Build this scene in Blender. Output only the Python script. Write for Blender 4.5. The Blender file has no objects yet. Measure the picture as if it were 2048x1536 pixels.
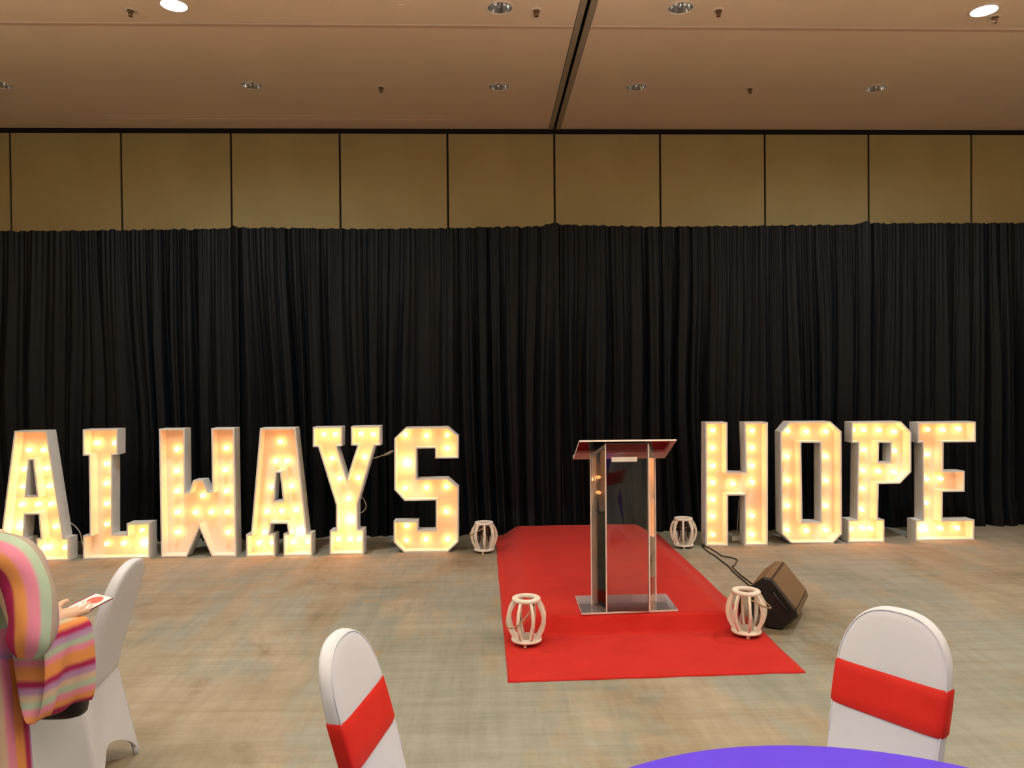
import bpy, bmesh, math, random
from mathutils import Vector, Matrix, noise
from mathutils.geometry import tessellate_polygon

random.seed(7)
S = bpy.context.scene
COL = S.collection

# ------------------------------------------------------------------ camera
CAM_LOC = Vector((0, 0, 1.69))
cam_d = bpy.data.cameras.new('camera')
cam = bpy.data.objects.new('camera', cam_d)
COL.objects.link(cam)
cam_d.sensor_width = 36
cam_d.lens = 1480 / 2048 * 36
yaw, pit, rol = (math.radians(a) for a in (1.905, -0.60, 0.50))
fw = Vector((math.sin(yaw) * math.cos(pit), math.cos(yaw) * math.cos(pit), math.sin(pit)))
r0 = Vector((math.cos(yaw), -math.sin(yaw), 0)); u0 = r0.cross(fw)
rt = r0 * math.cos(rol) - u0 * math.sin(rol); up = r0 * math.sin(rol) + u0 * math.cos(rol)
M = Matrix((rt, up, -fw)).transposed().to_4x4(); M.translation = CAM_LOC
cam.matrix_world = M
S.camera = cam

# ------------------------------------------------------------------ world, exposure
w = bpy.data.worlds.new('world'); S.world = w; w.use_nodes = True
w.node_tree.nodes['Background'].inputs[0].default_value = (1, .9, .78, 1)
w.node_tree.nodes['Background'].inputs[1].default_value = 0.02
vs = S.view_settings
vs.view_transform = 'Standard'; vs.look = 'None'; vs.gamma = 1; vs.use_curve_mapping = False
vs.exposure = 0.0

# ------------------------------------------------------------------ the hall's recessed downlights
def downlight(x, y, watt, col=(1, .95, .92), ang=150):
    d = bpy.data.lights.new('downlight_beam', 'SPOT')
    d.energy = watt; d.color = col; d.spot_size = math.radians(ang); d.spot_blend = 1.0
    d.shadow_soft_size = .09
    o = bpy.data.objects.new('downlight_beam', d); COL.objects.link(o); o.location = (x, y, 4.49)
    return o
CEIL = 4.504
for yy, p in ((2.6, 110), (0.6, 90), (-1.4, 110), (-3.6, 140), (-6.4, 140)):
    for xx in (-6.2, -3.1, 0.0, 3.1, 6.2):
        downlight(xx, yy, p, (.96, .97, 1.0), 125)
for xx, yy in ((-2.33, 5.676), (3.889, 5.662)):
    downlight(xx, yy, 350, (.94, .98, 1.0), 176)
# added warm fill: unseen spots aimed up to brighten the ceiling
for xx in (-4.5, .8, 6.1):
    d = bpy.data.lights.new('ceiling_fill', 'SPOT'); d.energy = 1250; d.color = (1, .93, .80)
    d.spot_size = math.radians(165); d.spot_blend = 1; d.shadow_soft_size = .25
    o = bpy.data.objects.new('ceiling_fill', d); COL.objects.link(o); o.location = (xx, 1.8, 2.85); o.rotation_euler = (math.pi, 0, 0)

# ------------------------------------------------------------------ helpers
def mat(name, col, rough=.6, col2=None, scale=8., bump=0., bscale=200., metal=0., spec=.4, stretch=(1, 1, 1),
        lo=.35, hi=.65, sheen=0., transl=0.):
    m = bpy.data.materials.new(name); m.use_nodes = True
    nt = m.node_tree; N = nt.nodes; L = nt.links
    b = N['Principled BSDF']
    b.inputs['Roughness'].default_value = rough; b.inputs['Metallic'].default_value = metal
    b.inputs['Specular IOR Level'].default_value = spec
    b.inputs['Base Color'].default_value = (*col, 1)
    if sheen: b.inputs['Sheen Weight'].default_value = sheen; b.inputs['Sheen Roughness'].default_value = .4
    if col2 is None: col2 = tuple(c * .93 for c in col)
    tc = N.new('ShaderNodeTexCoord'); mp = N.new('ShaderNodeMapping'); mp.inputs['Scale'].default_value = stretch
    L.new(tc.outputs['Object'], mp.inputs['Vector'])
    nz = N.new('ShaderNodeTexNoise'); nz.inputs['Scale'].default_value = scale; nz.inputs['Detail'].default_value = 4
    L.new(mp.outputs[0], nz.inputs['Vector'])
    rp = N.new('ShaderNodeValToRGB')
    rp.color_ramp.elements[0].position = lo; rp.color_ramp.elements[0].color = (*col, 1)
    rp.color_ramp.elements[1].position = hi; rp.color_ramp.elements[1].color = (*col2, 1)
    L.new(nz.outputs['Fac'], rp.inputs[0]); L.new(rp.outputs[0], b.inputs['Base Color'])
    if bump:
        n2 = N.new('ShaderNodeTexNoise'); n2.inputs['Scale'].default_value = bscale; n2.inputs['Detail'].default_value = 3
        L.new(mp.outputs[0], n2.inputs['Vector'])
        bp = N.new('ShaderNodeBump'); bp.inputs['Strength'].default_value = bump; bp.inputs['Distance'].default_value = .004
        L.new(n2.outputs['Fac'], bp.inputs['Height']); L.new(bp.outputs[0], b.inputs['Normal'])
    return m

def emit(name, col, st):
    m = bpy.data.materials.new(name); m.use_nodes = True
    nt = m.node_tree; nt.nodes.clear()
    e = nt.nodes.new('ShaderNodeEmission'); e.inputs[0].default_value = (*col, 1); e.inputs[1].default_value = st
    o = nt.nodes.new('ShaderNodeOutputMaterial'); nt.links.new(e.outputs[0], o.inputs[0])
    return m

def clear(name, tint=(.96, .96, .96), ior=1.49, rough=.02, haze=0.0):
    """clear acrylic / glass sheet: what passes through plus the Fresnel reflection of each face"""
    m = bpy.data.materials.new(name); m.use_nodes = True
    nt = m.node_tree; nt.nodes.clear(); N = nt.nodes; L = nt.links
    t = N.new('ShaderNodeBsdfTransparent'); t.inputs[0].default_value = (*tint, 1)
    g = N.new('ShaderNodeBsdfGlossy'); g.inputs['Roughness'].default_value = rough; g.inputs[0].default_value = (1, 1, 1, 1)
    f = N.new('ShaderNodeFresnel'); f.inputs[0].default_value = ior
    mx = N.new('ShaderNodeMixShader'); L.new(f.outputs[0], mx.inputs[0]); L.new(t.outputs[0], mx.inputs[1]); L.new(g.outputs[0], mx.inputs[2])
    out = N.new('ShaderNodeOutputMaterial')
    last = mx
    if haze:
        d = N.new('ShaderNodeBsdfDiffuse'); d.inputs[0].default_value = (.9, .85, .83, 1)
        m2 = N.new('ShaderNodeMixShader'); m2.inputs[0].default_value = haze
        L.new(mx.outputs[0], m2.inputs[1]); L.new(d.outputs[0], m2.inputs[2]); last = m2
    L.new(last.outputs[0], out.inputs[0])
    return m

def stripes(name, direction, a, b, stops, rough=.75, warp=.0, src='Object'):
    m = bpy.data.materials.new(name); m.use_nodes = True
    nt = m.node_tree; N = nt.nodes; L = nt.links; bs = N['Principled BSDF']
    bs.inputs['Roughness'].default_value = rough; bs.inputs['Specular IOR Level'].default_value = .2
    tc = N.new('ShaderNodeTexCoord')
    vec = tc.outputs[src]
    if warp:
        nz = N.new('ShaderNodeTexNoise'); nz.inputs['Scale'].default_value = 6; L.new(vec, nz.inputs['Vector'])
        ml = N.new('ShaderNodeVectorMath'); ml.operation = 'MULTIPLY_ADD'; ml.inputs[1].default_value = (warp,) * 3
        L.new(nz.outputs['Color'], ml.inputs[0]); L.new(vec, ml.inputs[2]); vec = ml.outputs[0]
    dt = N.new('ShaderNodeVectorMath'); dt.operation = 'DOT_PRODUCT'; dt.inputs[1].default_value = direction
    L.new(vec, dt.inputs[0])
    mr = N.new('ShaderNodeMapRange'); mr.clamp = False
    mr.inputs['From Min'].default_value = a; mr.inputs['From Max'].default_value = b
    L.new(dt.outputs['Value'], mr.inputs['Value'])
    fr = N.new('ShaderNodeMath'); fr.operation = 'FRACT'; L.new(mr.outputs[0], fr.inputs[0])
    rp = N.new('ShaderNodeValToRGB'); cr = rp.color_ramp; cr.interpolation = 'LINEAR'
    n = len(stops)
    cr.elements[0].position = 0; cr.elements[0].color = (*stops[0], 1)
    cr.elements[1].position = .999; cr.elements[1].color = (*stops[-1], 1)
    for i in range(n):                       # soft-edged bands
        if i: e = cr.elements.new(i / n + .02); e.color = (*stops[i], 1)
        if i < n - 1: e = cr.elements.new((i + 1) / n - .02); e.color = (*stops[i], 1)
    L.new(fr.outputs[0], rp.inputs[0]); L.new(rp.outputs[0], bs.inputs['Base Color'])
    return m

def mesh(name, vs_, fs, m, parent=None, smooth=False, sharp=None, uv=None):
    d = bpy.data.meshes.new(name); d.from_pydata([tuple(v) for v in vs_], [], [tuple(f) for f in fs]); d.update()
    if isinstance(m, (list, tuple)):
        for x in m: d.materials.append(x)
    else: d.materials.append(m)
    if smooth:
        d.polygons.foreach_set('use_smooth', [True] * len(d.polygons))
        if sharp: d.set_sharp_from_angle(angle=math.radians(sharp))
    if uv:
        l = d.uv_layers.new(name='cloth')
        for lp in d.loops: l.data[lp.index].uv = uv[lp.vertex_index]
    o = bpy.data.objects.new(name, d); COL.objects.link(o)
    if parent: o.parent = parent
    return o

def empty(name, loc=(0, 0, 0), rz=0):
    o = bpy.data.objects.new(name, None); COL.objects.link(o); o.location = loc; o.rotation_euler = (0, 0, rz)
    o.empty_display_size = .1
    return o

def tag(o, label, cat, group=None):
    o['label'] = label; o['category'] = cat
    if group: o['group'] = group
    return o

def struct(o):
    o['kind'] = 'structure'; return o

class MB:
    """collects shapes and links them as one mesh"""
    def __init__(s): s.v = []; s.f = []
    def add(s, v, f):
        k = len(s.v); s.v += [tuple(p) for p in v]; s.f += [tuple(i + k for i in q) for q in f]; return s
    def box(s, x0, x1, y0, y1, z0, z1):
        v = [(x, y, z) for z in (z0, z1) for y in (y0, y1) for x in (x0, x1)]
        return s.add(v, [(0, 2, 3, 1), (4, 5, 7, 6), (0, 1, 5, 4), (2, 6, 7, 3), (0, 4, 6, 2), (1, 3, 7, 5)])
    def lathe(s, prof, n=24, c=(0, 0, 0), caps=True):
        v = []; f = []
        for r, z in prof:
            for i in range(n):
                a = 2 * math.pi * i / n; v.append((c[0] + r * math.cos(a), c[1] + r * math.sin(a), c[2] + z))
        for j in range(len(prof) - 1):
            for i in range(n):
                k = (i + 1) % n; f.append((j * n + i, j * n + k, (j + 1) * n + k, (j + 1) * n + i))
        if caps:
            f.append(tuple(reversed(range(n)))); f.append(tuple(range((len(prof) - 1) * n, len(prof) * n)))
        return s.add(v, f)
    def tube(s, pts, r, n=8, closed=False, flat=None):
        """round (or flat: (half_w, half_t), frame by ref up) tube along points"""
        pts = [Vector(p) for p in pts]; v = []; f = []; m_ = len(pts)
        ref = None
        for j, p in enumerate(pts):
            a = pts[(j - 1) % m_] if (closed or j) else p
            b = pts[(j + 1) % m_] if (closed or j < m_ - 1) else p
            t = (b - a).normalized()
            if ref is None:
                ref = t.orthogonal().normalized()
            ref = (ref - t * ref.dot(t)).normalized(); q = t.cross(ref)
            rr = r[j] if isinstance(r, (list, tuple)) else r
            for i in range(n):
                an = 2 * math.pi * i / n; v.append(p + ref * math.cos(an) * rr + q * math.sin(an) * rr)
        for j in range(m_ if closed else m_ - 1):
            j2 = (j + 1) % m_
            for i in range(n):
                k = (i + 1) % n; f.append((j * n + i, j * n + k, j2 * n + k, j2 * n + i))
        if not closed:
            f.append(tuple(reversed(range(n)))); f.append(tuple(range((m_ - 1) * n, m_ * n)))
        return s.add(v, f)
    def build(s, name, m, parent=None, smooth=False, sharp=None):
        return mesh(name, s.v, s.f, m, parent, smooth, sharp)

def spline(pts, n=8):
    """Catmull-Rom through points"""
    P = [Vector(p) for p in pts]; P = [P[0] * 2 - P[1]] + P + [P[-1] * 2 - P[-2]]; out = []
    for i in range(1, len(P) - 2):
        for k in range(n):
            t = k / n; a, b, c, d = P[i - 1:i + 3]
            out.append(.5 * ((2 * b) + (c - a) * t + (2 * a - 5 * b + 4 * c - d) * t * t + (-a + 3 * b - 3 * c + d) * t ** 3))
    out.append(P[-2]); return out

def copy_tree(o, parent=None):
    c = o.copy(); COL.objects.link(c)
    if parent: c.parent = parent
    for ch in list(o.children): copy_tree(ch, c)
    return c

# ------------------------------------------------------------------ materials
def floor_mat():
    m = bpy.data.materials.new('patterned_carpet'); m.use_nodes = True
    nt = m.node_tree; N = nt.nodes; L = nt.links; b = N['Principled BSDF']
    b.inputs['Roughness'].default_value = .9; b.inputs['Specular IOR Level'].default_value = .1
    tc = N.new('ShaderNodeTexCoord')
    def nz(sc, stretch, det=5, rough=.6, loc=(0, 0, 0)):
        mp = N.new('ShaderNodeMapping'); mp.inputs['Scale'].default_value = stretch; mp.inputs['Location'].default_value = loc
        L.new(tc.outputs['Object'], mp.inputs['Vector'])
        n = N.new('ShaderNodeTexNoise'); n.inputs['Scale'].default_value = sc; n.inputs['Detail'].default_value = det
        n.inputs['Roughness'].default_value = rough; n.inputs['Distortion'].default_value = .35; L.new(mp.outputs[0], n.inputs['Vector'])
        return n.outputs['Fac']
    def ramp(fac, stops):
        r = N.new('ShaderNodeValToRGB'); cr = r.color_ramp
        cr.elements[0].position, c0 = stops[0]; cr.elements[0].color = (*c0, 1)
        cr.elements[1].position, c1 = stops[-1]; cr.elements[1].color = (*c1, 1)
        for p, c in stops[1:-1]:
            e = cr.elements.new(p); e.color = (*c, 1)
        L.new(fac, r.inputs[0]); return r.outputs[0]
    def mix(fac, a, c):
        x = N.new('ShaderNodeMix'); x.data_type = 'RGBA'
        if isinstance(fac, float): x.inputs[0].default_value = fac
        else: L.new(fac, x.inputs[0])
        L.new(a, x.inputs[6]); L.new(c, x.inputs[7]); return x.outputs[2]
    big = ramp(nz(1.1, (1, .7, 1), 6, .65), [(.30, (0.184, 0.16, 0.113)), (.44, (0.275, 0.243, 0.18)), (.58, (0.333, 0.302, 0.239)), (.70, (0.23, 0.2, 0.144))])
    teal = ramp(nz(1.5, (1, .45, 1), 7, .7, (3, 7, 0)), [(.3, (0.207, 0.241, 0.214)), (.7, (0.293, 0.315, 0.281))])
    tm = ramp(nz(.8, (1.1, .55, 1), 7, .7, (11, 2, 0)), [(.47, (0, 0, 0)), (.55, (.80,) * 3)])
    c = mix(tm, big, teal)
    st = ramp(nz(2.6, (.35, 4.5, 1), 6, .75, (1, 5, 0)), [(.34, (.88, .87, .84)), (.6, (1.05, 1.05, 1.04))])
    s2 = ramp(nz(2.6, (5, .4, 1), 6, .75, (4, 1, 0)), [(.36, (.92, .91, .90)), (.6, (1.04, 1.04, 1.03))])
    def mul(a, c2):
        x = N.new('ShaderNodeMix'); x.data_type = 'RGBA'; x.blend_type = 'MULTIPLY'; x.inputs[0].default_value = 1
        L.new(a, x.inputs[6]); L.new(c2, x.inputs[7]); return x.outputs[2]
    c = mul(mul(c, st), s2)
    och = ramp(nz(1.7, (1, 1.6, 1), 4, .6, (21, 9, 0)), [(.66, (0, 0, 0)), (.74, (.6,) * 3)])
    oc = N.new('ShaderNodeRGB'); oc.outputs[0].default_value = (.34, .24, .10, 1)
    c = mix(och, c, oc.outputs[0])
    L.new(c, b.inputs['Base Color'])
    f = nz(240, (1, 1, 1), 2); bp = N.new('ShaderNodeBump'); bp.inputs['Strength'].default_value = .3; bp.inputs['Distance'].default_value = .004
    L.new(f, bp.inputs['Height']); L.new(bp.outputs[0], b.inputs['Normal'])
    return m

m_floor = floor_mat()
m_ceil = mat('ceiling_paint', (.74, .58, .41), .7, (.71, .555, .39), 1.5, spec=.2)
m_dark = mat('dark_reveal', (.012, .010, .008), .8)
m_wall = mat('wall_fabric', (.47, .385, .19), .75, (.44, .355, .17), 2.5, .15, 300, spec=.2, stretch=(1, 1, .4))
m_side = mat('hall_paint', (.55, .45, .34), .8)
m_track = mat('track_metal', (.34, .28, .20), .55, metal=.2)
m_drape = mat('black_drape', (.0050, .0057, .0074), .52, (.0036, .0041, .0053), 30, .1, 400, spec=.18)
m_white = mat('white_paint', (.80, .80, .78), .45, (.76, .76, .74), 12)
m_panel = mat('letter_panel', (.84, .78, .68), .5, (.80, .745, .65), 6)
m_bulb = emit('warm_bulb', (1, .315, .085), 23)
m_bulb2 = emit('bright_bulb', (1, .42, .12), 60)
m_bulbdim = emit('dim_bulb', (1, .38, .09), 11)
m_lan = mat('lantern_wood', (.86, .83, .76), .5, (.81, .78, .70), 20, .1, 90)
m_glass = clear('lantern_glass', (.95, .94, .93), 1.45)
m_rope = mat('jute_rope', (.42, .31, .19), .9, (.30, .21, .12), 80, .4, 250)
m_acr = clear('clear_acrylic', (.955, .95, .95), 1.49, .015)
m_acre = clear('acrylic_edge', (.95, .9, .9), 1.49, .2, .85)  # whitish haze puts the light gathered in the sheet edges into their colour
m_acrb = clear('acrylic_base', (.95, .94, .94), 1.49, .08, .06)
m_edge_glow = mat('acrylic_edge_glow', (.93, .86, .84), .25, spec=.6)  # near-white colour stands in for the glow along the lectern's corners
m_paper = mat('white_paper', (.82, .82, .80), .7)
m_red = mat('red_carpet', (.52, .024, .019), .85, (.46, .019, .015), 5, .5, 260, spec=.1, lo=.3, hi=.7, sheen=.1)
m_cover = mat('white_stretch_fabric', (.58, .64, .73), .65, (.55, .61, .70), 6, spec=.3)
m_sash = mat('red_sash', (.60, .020, .014), .6, (.56, .017, .012), 10, spec=.25)
m_purple = mat('purple_cloth', (.098, .051, .68), .75, (.092, .047, .64), 8, .1, 300, spec=.15)
m_blackp = mat('black_plastic', (.012, .012, .012), .4, bump=.2, bscale=300)
m_grille = mat('speaker_grille', (.165, .115, .068), .55, (.14, .095, .055), 60, .3, 500, metal=.1)
m_cable = mat('black_cable', (.02, .017, .015), .6)
m_cord = mat('pale_cord', (.55, .50, .42), .6)
m_chrome = mat('aluminium', (.72, .71, .70), .18, (.66, .65, .64), 5, metal=1.0)
m_trim = mat('downlight_trim', (.74, .60, .46), .5)
m_lamp_on = emit('lit_lamp', (1, .98, .97), 14)
m_tube = mat('lamp_tube', (.85, .85, .83), .4)
m_brass = mat('sprinkler_metal', (.16, .085, .04), .45, metal=.4)
m_skin = mat('skin', (.60, .43, .32), .55, (.56, .39, .29), 12)
m_hair = mat('dark_hair', (.02, .014, .01), .5)
m_eye = mat('eye', (.7, .68, .65), .3)
m_maroon = mat('maroon_card', (.22, .03, .065), .6)
m_print = mat('red_print', (.75, .12, .09), .7)
m_bag = mat('black_bag', (.012, .011, .011), .5)

# ------------------------------------------------------------------ the hall
XL, XR, YB, YW = -9.0, 10.0, -9.0, 8.477
struct(MB().box(XL - .1, XR + .1, YB - .1, YW + .3, -.12, 0).build('floor', m_floor))
struct(MB().box(XL - .12, XL, YB, YW, 0, 4.7).build('wall_left', m_side))
struct(MB().box(XR, XR + .12, YB, YW, 0, 4.7).build('wall_right', m_side))
struct(MB().box(XL, XR, YB - .12, YB, 0, 4.7).build('wall_behind', m_side))
# back wall: dark substrate, movable partition panels proud of it
wb = struct(MB().box(XL, XR, YW + .02, YW + .14, 0, 4.7).build('wall_back', m_dark))
pm = None; X0 = -5.31; PW = 1.22; G = .011
for i in range(-3, 13):
    x0 = max(XL + .005, X0 + PW * (i - 1) + G); x1 = min(XR - .005, X0 + PW * i - G)
    if x1 - x0 < .1: continue
    if x1 - x0 > PW - .1 and pm:
        o = bpy.data.objects.new('wall_panel', pm); COL.objects.link(o); o.parent = wb; o.location.x = x0
    else:
        b_ = MB(); wd = x1 - x0; e = .004
        b_.add([(0, YW + .02, .03), (wd, YW + .02, .03), (wd, YW + .02, 4.458), (0, YW + .02, 4.458),
                (0, YW + e, .03), (wd, YW + e, .03), (wd, YW + e, 4.458), (0, YW + e, 4.458),
                (e, YW, .034), (wd - e, YW, .034), (wd - e, YW, 4.454), (e, YW, 4.454)],
               [(0, 1, 5, 4), (1, 2, 6, 5), (2, 3, 7, 6), (3, 0, 4, 7), (4, 5, 9, 8), (5, 6, 10, 9), (6, 7, 11, 10), (7, 4, 8, 11), (8, 9, 10, 11)])
        o = b_.build('wall_panel', m_wall, wb); o.location.x = x0
        if wd > PW - .1: pm = o.data
# ceiling: dark void above, four painted panels, partition track between them
ce = struct(MB().box(XL, XR, YB, YW + .14, CEIL + .14, CEIL + .24).build('ceiling', m_dark))
LIT = [(-2.33, 5.676), (3.889, 5.662)]
OFF = [(.122, 5.683), (1.507, 5.661), (-2.238, 7.215), (.139, 7.225), (1.482, 7.215), (3.867, 7.223), (-4.60, 7.23)]
HR = .098
def ceil_panel(x0, x1, y0, y1):
    loops = [[Vector((x0, y0, 0)), Vector((x1, y0, 0)), Vector((x1, y1, 0)), Vector((x0, y1, 0))]]
    for cx, cy in LIT + OFF:
        if x0 < cx < x1 and y0 < cy < y1:
            loops.append([Vector((cx + HR * math.cos(a * math.pi / 12), cy + HR * math.sin(a * math.pi / 12), 0)) for a in range(24)])
    flat = [p for l in loops for p in l]; tri = tessellate_polygon(loops)
    v = [(p.x, p.y, CEIL) for p in flat]; f = [tuple(t) for t in tri]
    n = len(v); v += [(x0, y0, CEIL + .14), (x1, y0, CEIL + .14), (x1, y1, CEIL + .14), (x0, y1, CEIL + .14)]
    f += [(i, (i + 1) % 4, n + (i + 1) % 4, n + i) for i in range(4)]
    return mesh('ceiling_panel', v, f, m_ceil, ce)
TX0, TX1, GY = .722, .858, 5.956
for a, b_ in ((XL, TX0), (TX1, XR)):
    ceil_panel(a, b_, YB, GY - .008); ceil_panel(a, b_, GY + .008, YW - .03)
tr = MB()
tr.box(TX0 + .004, .776, YB, YW - .03, CEIL - .006, CEIL + .02).box(.804, TX1 - .004, YB, YW - .03, CEIL - .006, CEIL + .02)
struct(tr.build('trim_1', m_track))
# pale strips beside the cross groove
struct(MB().box(XL, TX0, GY + .012, GY + .055, CEIL - .004, CEIL + .01).box(TX1, XR, GY + .012, GY + .055, CEIL - .004, CEIL + .01).build('trim_2', mat('groove_trim', (.60, .40, .27), .6)))

# downlights
def downlight_fixture(x, y, on):
    r = empty('recessed_downlight', (x, y, CEIL))
    MB().lathe([(HR + .014, 0), (HR + .014, -.004), (HR - .004, -.005), (HR - .004, .004)], 28, caps=False).build('trim_ring', m_trim, r, True, 40)
    MB().lathe([(HR - .003, 0), (HR - .008, .03), (HR - .02, .08), (.05, .115), (.001, .12)], 28, caps=False).build('reflector', m_chrome, r, True)
    if on:
        MB().lathe([(.001, .006), (.06, .006), (HR - .008, .012), (HR - .01, .03)], 28, caps=False).build('lit_lens', m_lamp_on, r, True)
    else:
        b = MB()
        b.box(-.012, .012, -.075, .075, .05, .058)
        b.build('cross_blade', m_track, r)
        for s in (-1, 1):
            MB().lathe([(.012, .02), (.016, .026), (.016, .10), (.012, .105)], 10, (s * .036, 0, 0)).build('lamp_tube', m_tube, r, True)
    return r
where = {0: 'far left', 1: 'far right'}
for i, (x, y) in enumerate(LIT):
    tag(downlight_fixture(x, y, True), ['lit round ceiling downlight on the left, glowing white', 'lit round ceiling downlight on the right, beside a sprinkler'][i], 'ceiling light', 'ceiling downlights')
lb = ['unlit silver downlight in the front row left of the ceiling track', 'unlit silver downlight in the front row right of the ceiling track',
      'small unlit downlight in the back row above the letter W', 'small unlit downlight in the back row just left of the ceiling track',
      'small unlit downlight in the back row just right of the ceiling track', 'small unlit downlight at the right end of the back row',
      'small unlit downlight cut by the left edge of the picture']
for (x, y), l in zip(OFF, lb):
    tag(downlight_fixture(x, y, False), l, 'ceiling light', 'ceiling downlights')
# sprinklers
def sprinkler(x, y, label):
    r = empty('fire_sprinkler', (x, y, CEIL))
    MB().lathe([(.042, 0), (.042, -.003), (.026, -.007), (.024, 0)], 20).build('cover_plate', m_trim, r, True, 40)
    b = MB().lathe([(.024, -.004), (.026, -.012), (.012, -.02), (.008, -.03)], 14)
    for s in (-1, 1): b.tube([(s * .012, 0, -.015), (s * .016, 0, -.03), (s * .003, 0, -.046)], .004, 6)
    b.build('frame_body', m_brass, r, True, 40)
    MB().lathe([(.004, -.042), (.016, -.046), (.016, -.049), (.004, -.05)], 14).build('deflector', m_brass, r, True, 40)
    tag(r, label, 'sprinkler', 'ceiling sprinklers')
for x, y, l in ((-2.69, 5.757, 'ceiling sprinkler left of the lit left downlight'), (.403, 5.709, 'ceiling sprinkler just left of the ceiling track'),
                (1.81, 5.687, 'ceiling sprinkler right of the front unlit downlight, right of track'), (4.042, 5.756, 'ceiling sprinkler touching the lit right downlight'),
                (-1.004, 7.239, 'small back row sprinkler between two unlit downlights left of the track'), (2.612, 7.237, 'small back row sprinkler between two unlit downlights right of the track')):
    sprinkler(x, y, l)
tag(MB().box(-.655, -.60, 5.635, 5.69, CEIL - .004, CEIL + .002).build('ceiling_blank_plate', mat('blank_plate', (.80, .60, .42), .6)), 'small pale square blanking plate on the front ceiling panel', 'plate')
# slot diffuser near the wall
sd = empty('slot_diffuser', (-2.22, 8.085, CEIL))
for y0 in (-.055, .04):
    MB().box(-1.83, 1.83, y0, y0 + .012, -.004, .001).build('slot_rail', mat('slot_rail', (.80, .62, .46), .5), sd)
for x0 in (-1.83, 1.818): MB().box(x0, x0 + .012, -.055, .052, -.0035, .001).build('end_cap', m_trim, sd)
tag(sd, 'long slim air slot diffuser in the ceiling near the back wall', 'air vent')

# ------------------------------------------------------------------ black drapes
def curtain_base(x): return 7.93 + .012 * x
TOP = [(-7, 3.22), (-5.03, 3.235), (-3.76, 3.248), (-2.74, 3.262), (-2.65, 3.288), (-2.56, 3.268), (-1.43, 3.262), (-.38, 3.265), (.60, 3.292), (.722, 3.326), (.83, 3.30),
       (1.86, 3.287), (2.83, 3.29), (4.02, 3.309), (4.132, 3.336), (4.25, 3.318), (5.83, 3.327), (8, 3.33)]
def lerp_tab(t, x):
    for (a, va), (b, vb) in zip(t, t[1:]):
        if a <= x <= b: return va + (vb - va) * (x - a) / (b - a)
    return t[0][1] if x < t[0][0] else t[-1][1]
def sm(t): t = max(0, min(1, t)); return t * t * (3 - 2 * t)
def drape(x0, x1, seed, label, ea=.04, eb=-.04):
    """ea, eb: set-back of the left and right edges, where neighbouring widths overlap"""
    nx = int((x1 - x0) / .0075); nz_ = 34; v = []; f = []
    for j in range(nz_ + 1):
        t = j / nz_                                    # 0 top .. 1 floor
        for i in range(nx + 1):
            x = x0 + (x1 - x0) * i / nx
            n = lambda fx, fz, q: noise.noise(Vector((x * fx + q, t * fz, seed * 7.3 + q)))
            wa, wb = sm((x - x0) / .16), sm((x1 - x) / .16); k = .06 + .94 * wa * wb
            xs = x + .13 * n(1.3, 1.1, 1) * sm(t * 1.3) + .03 * n(4, 1.5, 4)
            ph = xs * 33 + 6 * noise.noise(Vector((xs * 1.5, seed, 2.2)))
            amp = .032 + .055 * sm(t * 1.6) * (.55 + .9 * noise.noise(Vector((xs * 1.3, t * .6, seed + 9.1))) + .35)
            a1 = 1 - 2 * abs(math.sin(ph * .5)) ** .75; a2 = 1 - 2 * abs(math.sin(ph * .265 + 1.3 * seed)) ** .9
            fold = -(.55 * a1 + .40 * a2 + .15 * math.sin(ph * 1.9 + 2))
            fine = .007 * math.sin(xs * 130 + 3 * n(3, .3, 3)) * (1 - .75 * sm(t * 2.2))
            y = curtain_base(x) + ea * (1 - wa) + eb * (1 - wb) - k * (amp * fold + fine - .035 * n(.8, .8, 6) + .05 * sm((t - .9) * 10) * (.4 + .6 * (n(2.3, 0, 8) + .5)))
            zt = lerp_tab(TOP, x) + .006 * noise.noise(Vector((x * 14, seed, 0))) + .004 * math.sin(x * 61)
            z = zt * (1 - t) + .006
            v.append((x, y, z))
    w_ = nx + 1
    for j in range(nz_):
        for i in range(nx):
            f.append((j * w_ + i, j * w_ + i + 1, (j + 1) * w_ + i + 1, (j + 1) * w_ + i))
    o = mesh('drape', v, f, m_drape, None, True)
    return tag(o, label, 'curtain', 'black pipe and drape backdrop')
drape(-7.0, -2.60, 1, 'black pleated drape behind the letters A, L and W')
drape(-2.68, .775, 2, 'black pleated drape behind the letters A, Y and S')
drape(.69, 4.18, 3, 'black pleated drape behind the lectern and the letters H and O')
drape(4.10, 8.0, 4, 'black pleated drape behind the letter E, at the right end')

# ------------------------------------------------------------------ red carpet over a low riser
def carpet_z(x, y):
    ex = min(x - .085, 1.785 - x)
    side = sm((ex - .01) / .24)
    fr = sm((y - 4.795) / .045)
    return +.006 + .104 * side * fr + .004 * (noise.noise(Vector((x * 3, y * 2, 1))) + .2) * side
v = []; f = []; NX, NY = 60, 150
ys = [4.06 + 3.72 * j / NY for j in range(NY + 1)]
for y in ys:
    for i in range(NX + 1):
        u = i / NX
        xl = .098 - .008 * (y - 4.06) + .010 * noise.noise(Vector((1, y * 2.2, 3))); xr = 1.782 + .004 * (y - 4.06) + .012 * noise.noise(Vector((5, y * 2.2, 3)))
        x = xl + (xr - xl) * u
        yy = y + (.045 * u if y < 4.2 else .045 * u * max(0, 1 - (y - 4.2) / .5)) + (.012 * noise.noise(Vector((x * 6, 2, 2))) if y == ys[0] else 0)
        v.append((x, yy, carpet_z(x, yy)))
W_ = NX + 1
for j in range(NY):
    for i in range(NX): f.append((j * W_ + i, j * W_ + i + 1, (j + 1) * W_ + i + 1, (j + 1) * W_ + i))
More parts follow.
